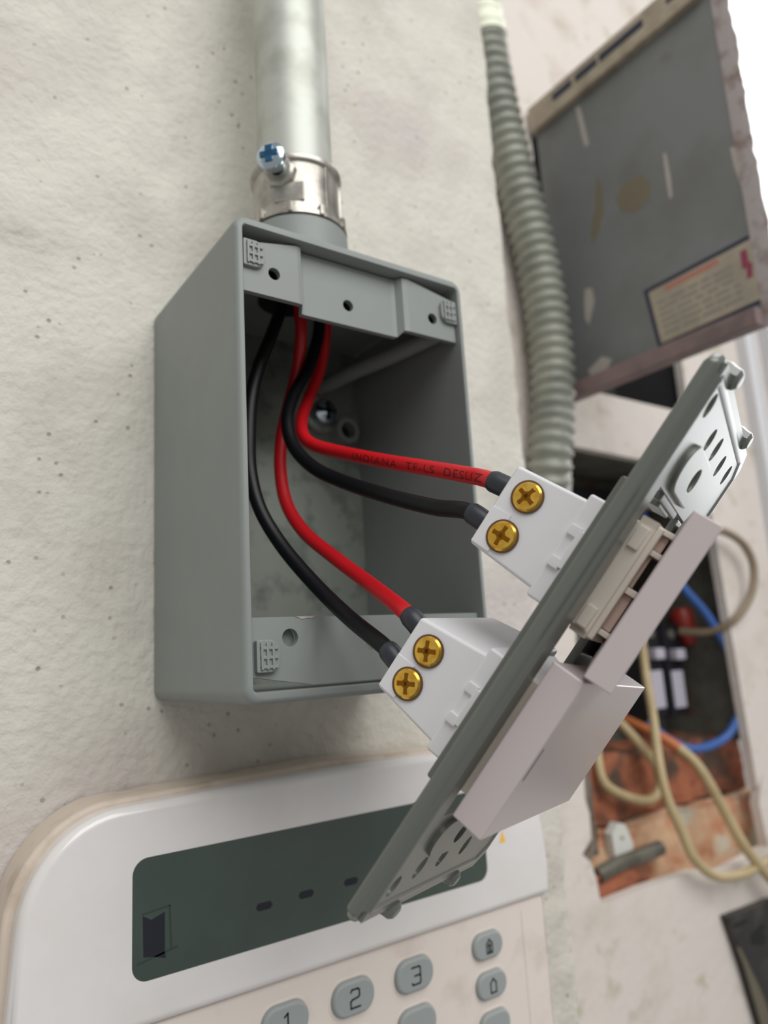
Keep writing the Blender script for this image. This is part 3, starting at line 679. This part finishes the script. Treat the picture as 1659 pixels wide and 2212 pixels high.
# scratches, chips and stains on the door
def dpx(pts, name, m): decal(name, [(a-E0.y, b-E0.z) for a, b in hits(pts, 0, 249.9)], m, dr, 249.97, .07)
dpx([(1243, 232), (1252, 228), (1262, 270), (1272, 312), (1264, 318), (1256, 290)], 'scratch', 'chip')
dpx([(1432, 332), (1438, 330), (1448, 380), (1452, 425), (1446, 430), (1438, 380)], 'scratch', 'chip')
dpx([(1577, 320), (1590, 314), (1603, 352), (1615, 392), (1600, 400), (1586, 360)], 'paint_chip', 'chip')
dpx([(1263, 625), (1278, 622), (1284, 650), (1272, 702), (1264, 690), (1262, 655)], 'paint_chip', 'chip')
dpx([(1270, 800), (1300, 770), (1322, 776), (1310, 800), (1280, 820)], 'paint_chip', 'chip')
dpx([(1288, 380), (1300, 400), (1304, 450), (1294, 500), (1280, 530), (1276, 500), (1286, 440)], 'stain', 'ochre')
dpx([(1345, 400), (1385, 375), (1405, 395), (1402, 430), (1370, 460), (1340, 455), (1330, 430)], 'stain', 'ochre')

# ------------------------------------------------------------------ lower breaker box in its broken recess
lp_ = thing('breaker_box', 'lower recessed metal breaker box full of loose wires set in broken brickwork', 'breaker box', (316, 92, -62))
B0 = Vector((316, 92, -62))
bm = bmesh.new()
for lo_, hi_ in (((236, 66.3, 122), (402, 128, 124)), ((236, 96, -58), (402, 128, -56)), ((234, 66.3, -58), (236, 128, 124)), ((402, 66.3, -58), (404, 128, 124)), ((234, 126, -64), (406, 128, 124))):
    box(bm, Vector(lo_)-B0, Vector(hi_)-B0, .3)
mesh('steel_box', bm, 'cavity', lp_)
bm = bmesh.new()
for (z0, z1) in ((96, 112), (40, 56)): box(bm, Vector((300, 112, z0))-B0, Vector((398, 126, z1))-B0, 1)
mesh('terminal_bar', bm, 'breaker', lp_)
# brickwork and mortar under the box
def rubble(name, lo_, hi_, m, label, cat, amp=2.5, sub=5, seed=1):
    bm = bmesh.new(); box(bm, lo_, hi_)
    bmesh.ops.subdivide_edges(bm, edges=bm.edges[:], cuts=14, use_grid_fill=True)
    bmesh.ops.recalc_face_normals(bm, faces=bm.faces[:]); bm.normal_update()
    for v in bm.verts:
        v.co += v.normal*(amp*noise.noise(v.co*.06+Vector((seed, 0, 0)))+amp*.4*noise.noise(v.co*.25+Vector((seed, 0, 0))))-v.normal*amp*.7
    o = mesh(name, bm, m, angle=60)
    if cat == 'structure': struct(o)
    else: tag(o, label, cat)
    return o
rubble('trim_1', (228, 84, -92), (424, 124, -53), 'brick', '', 'structure', 3, seed=3)
rubble('trim_2', (228, 74, -132), (424, 124, -90), 'mortar', '', 'structure', 3, seed=8)
rubble('trim_3', (228, 64, -100), (251, 100, -40), 'cement', '', 'structure', 4, seed=11)
rubble('trim_4', (236, 66, -130), (290, 92, -106), 'brick', '', 'structure', 3, seed=15)
# bits lying in the hole
P = catmull([hit(1290, 1893, 1, 70), hit(1330, 1870, 1, 69), hit(1380, 1850, 1, 69), hit(1425, 1832, 1, 71)], 6); o0 = P[0].copy()
bm = bmesh.new(); tube(bm, [p-o0 for p in P], 4.0, 16); ob = mesh('pipe_stub', bm, 'greymetal'); ob.location = o0*S
tag(ob, 'short dirty grey pipe stub lying on the broken brickwork', 'pipe')
h = hit(1342, 1822, 1, 72); bm = bmesh.new(); prism(bm, [(-7, -8), (5, -9), (9, -2), (4, 9), (-2, 11), (-8, 6)], [circ(0, 2.5, 1.4, 12)], 4, -1, 'y', .6); ob = mesh('metal_bracket', bm, 'whitecer'); ob.location = h*S
tag(ob, 'small pale bracket with a hole beside the pipe stub', 'bracket')
# breakers
def breaker(px, label):
    h = hit(px, 1455, 1, 96); t = thing('circuit_breaker', label, 'circuit breaker', h, None, 'breakers in the lower box')
    bm = bmesh.new(); box(bm, (-9.4, 0, -27), (9.4, 29.5, 33), 1); mesh('case', bm, 'breaker', t)
    bm = bmesh.new(); box(bm, (-6.2, -1.2, -22), (6.2, .5, 2), .8); mesh('label_plate', bm, 'breakerlab', t)
    bm = bmesh.new(); box(bm, (-5, -6, 9), (5, .5, 16), 1); mesh('toggle', bm, 'breakerlab', t)
    bm = bmesh.new(); lathe(bm, [(0, 1), (3, .8), (3.4, 0), (3.4, -2)], (0, 0, 26), (0, -1, 0), 16); mesh('terminal_screw', bm, 'zinc', t)
breaker(1416, 'left one of the two dark breakers with a pale label in the lower box')
breaker(1461, 'right one of the two dark breakers with a pale label in the lower box')
h = hit(1485, 1352, 1, 98); bm = bmesh.new(); lathe(bm, [(0, 0), (4.5, 1), (8.5, 10), (9, 22), (7, 26), (0, 27)], (0, 0, -14), (0, .15, 1), 10); ob = mesh('wire_nut', bm, 'redplastic'); ob.location = h*S
tag(ob, 'dull red wire connector cap above the breakers', 'wire connector')
# loose wires
def loose(label, m, pts, r, extra=None):
    P = catmull([hit(x, y, 1, d) for x, y, d in pts], 10); o0 = P[0].copy()
    bm = bmesh.new(); tube(bm, [p-o0 for p in P], r, 14)
    if extra:
        t = thing('loose_wire', label, 'wire', o0); mesh('insulation', bm, m, t)
        n_ = int(len(P)*extra[1]); bm = bmesh.new(); tube(bm, [p-o0 for p in P[:n_]], r+.12, 14); mesh('faded_section', bm, extra[0], t); return t
    ob = mesh('loose_wire', bm, m); ob.location = o0*S; return tag(ob, label, 'wire')
loose('blue wire looping over the dark interior of the lower breaker box', 'blue', [(1385, 1105, 92), (1425, 1190, 84), (1475, 1268, 76), (1522, 1322, 72), (1562, 1385, 68), (1590, 1448, 66), (1600, 1510, 66), (1588, 1562, 68), (1560, 1598, 72), (1500, 1618, 78), (1445, 1598, 88), (1400, 1560, 100)], 2.7)
loose('tan wire dropping past the breakers and sagging in a loop below the broken recess', 'tan', [(1385, 1370, 84), (1395, 1455, 76), (1411, 1550, 70), (1424, 1650, 62), (1443, 1728, 56), (1474, 1798, 52), (1502, 1858, 50), (1548, 1893, 50), (1600, 1888, 50), (1645, 1868, 50), (1700, 1840, 50)], 2.6)
loose('orange and tan wire running down to the right from below the breakers', 'tan', [(1345, 1552, 104), (1374, 1566, 94), (1425, 1590, 80), (1477, 1624, 68), (1515, 1665, 60), (1563, 1748, 54), (1608, 1828, 50), (1659, 1892, 48), (1720, 1960, 48)], 2.9, ('orange', .36))
loose('tan wire folded back to the left at the foot of the lower breaker box', 'tan', [(1320, 1545, 92), (1346, 1568, 84), (1384, 1610, 78), (1418, 1657, 76), (1424, 1702, 76), (1404, 1728, 77), (1357, 1722, 78), (1308, 1694, 80), (1292, 1645, 84), (1288, 1580, 90)], 2.7)
loose('brown wire bowing out to the right over the plaster beside the breaker box', 'brownw', [(1345, 1088, 92), (1415, 1096, 80), (1480, 1122, 66), (1530, 1142, 54), (1570, 1150, 50), (1608, 1178, 50), (1628, 1225, 50), (1622, 1285, 52), (1585, 1340, 58), (1530, 1364, 74), (1470, 1364, 92)], 2.6)
# black box low on the wall
h = hit(1572, 1985, 1, 60)
sb_ = thing('outlet_box', 'black metal box jutting from the wall at the lower right', 'outlet box', h)
def hb(pts, y): return [(a-h.x, b-h.z) for a, b in hits(pts, 1, y)]
bm = bmesh.new(); prism(bm, hb([(1572, 1982), (1665, 1945), (1850, 1900), (1850, 2450), (1712, 2450), (1645, 2212), (1608, 2085)], 55), [], -.2, -5, 'y', .5, 2); mesh('housing', bm, 'blackmetal', sb_)
bm = bmesh.new(); prism(bm, hb([(1584, 1997), (1606, 1988), (1617, 1986), (1614, 1994), (1590, 2005), (1585, 2003)], 54.8), [], -4.9, -5.15, 'y')
prism(bm, hb([(1621, 2018), (1630, 2014), (1640, 2000), (1650, 1996), (1656, 2001), (1648, 2014), (1655, 2026), (1651, 2042), (1624, 2041)], 54.8), [], -4.9, -5.15, 'y'); mesh('knockout_hole', bm, 'dark', sb_)
bm = bmesh.new(); prism(bm, hb([(1592, 2045), (1600, 2048), (1640, 2130), (1690, 2260), (1720, 2300), (1690, 2380), (1645, 2212), (1608, 2085)], 54.6), [], -4.8, -5.3, 'y'); mesh('worn_edge', bm, 'olive', sb_)
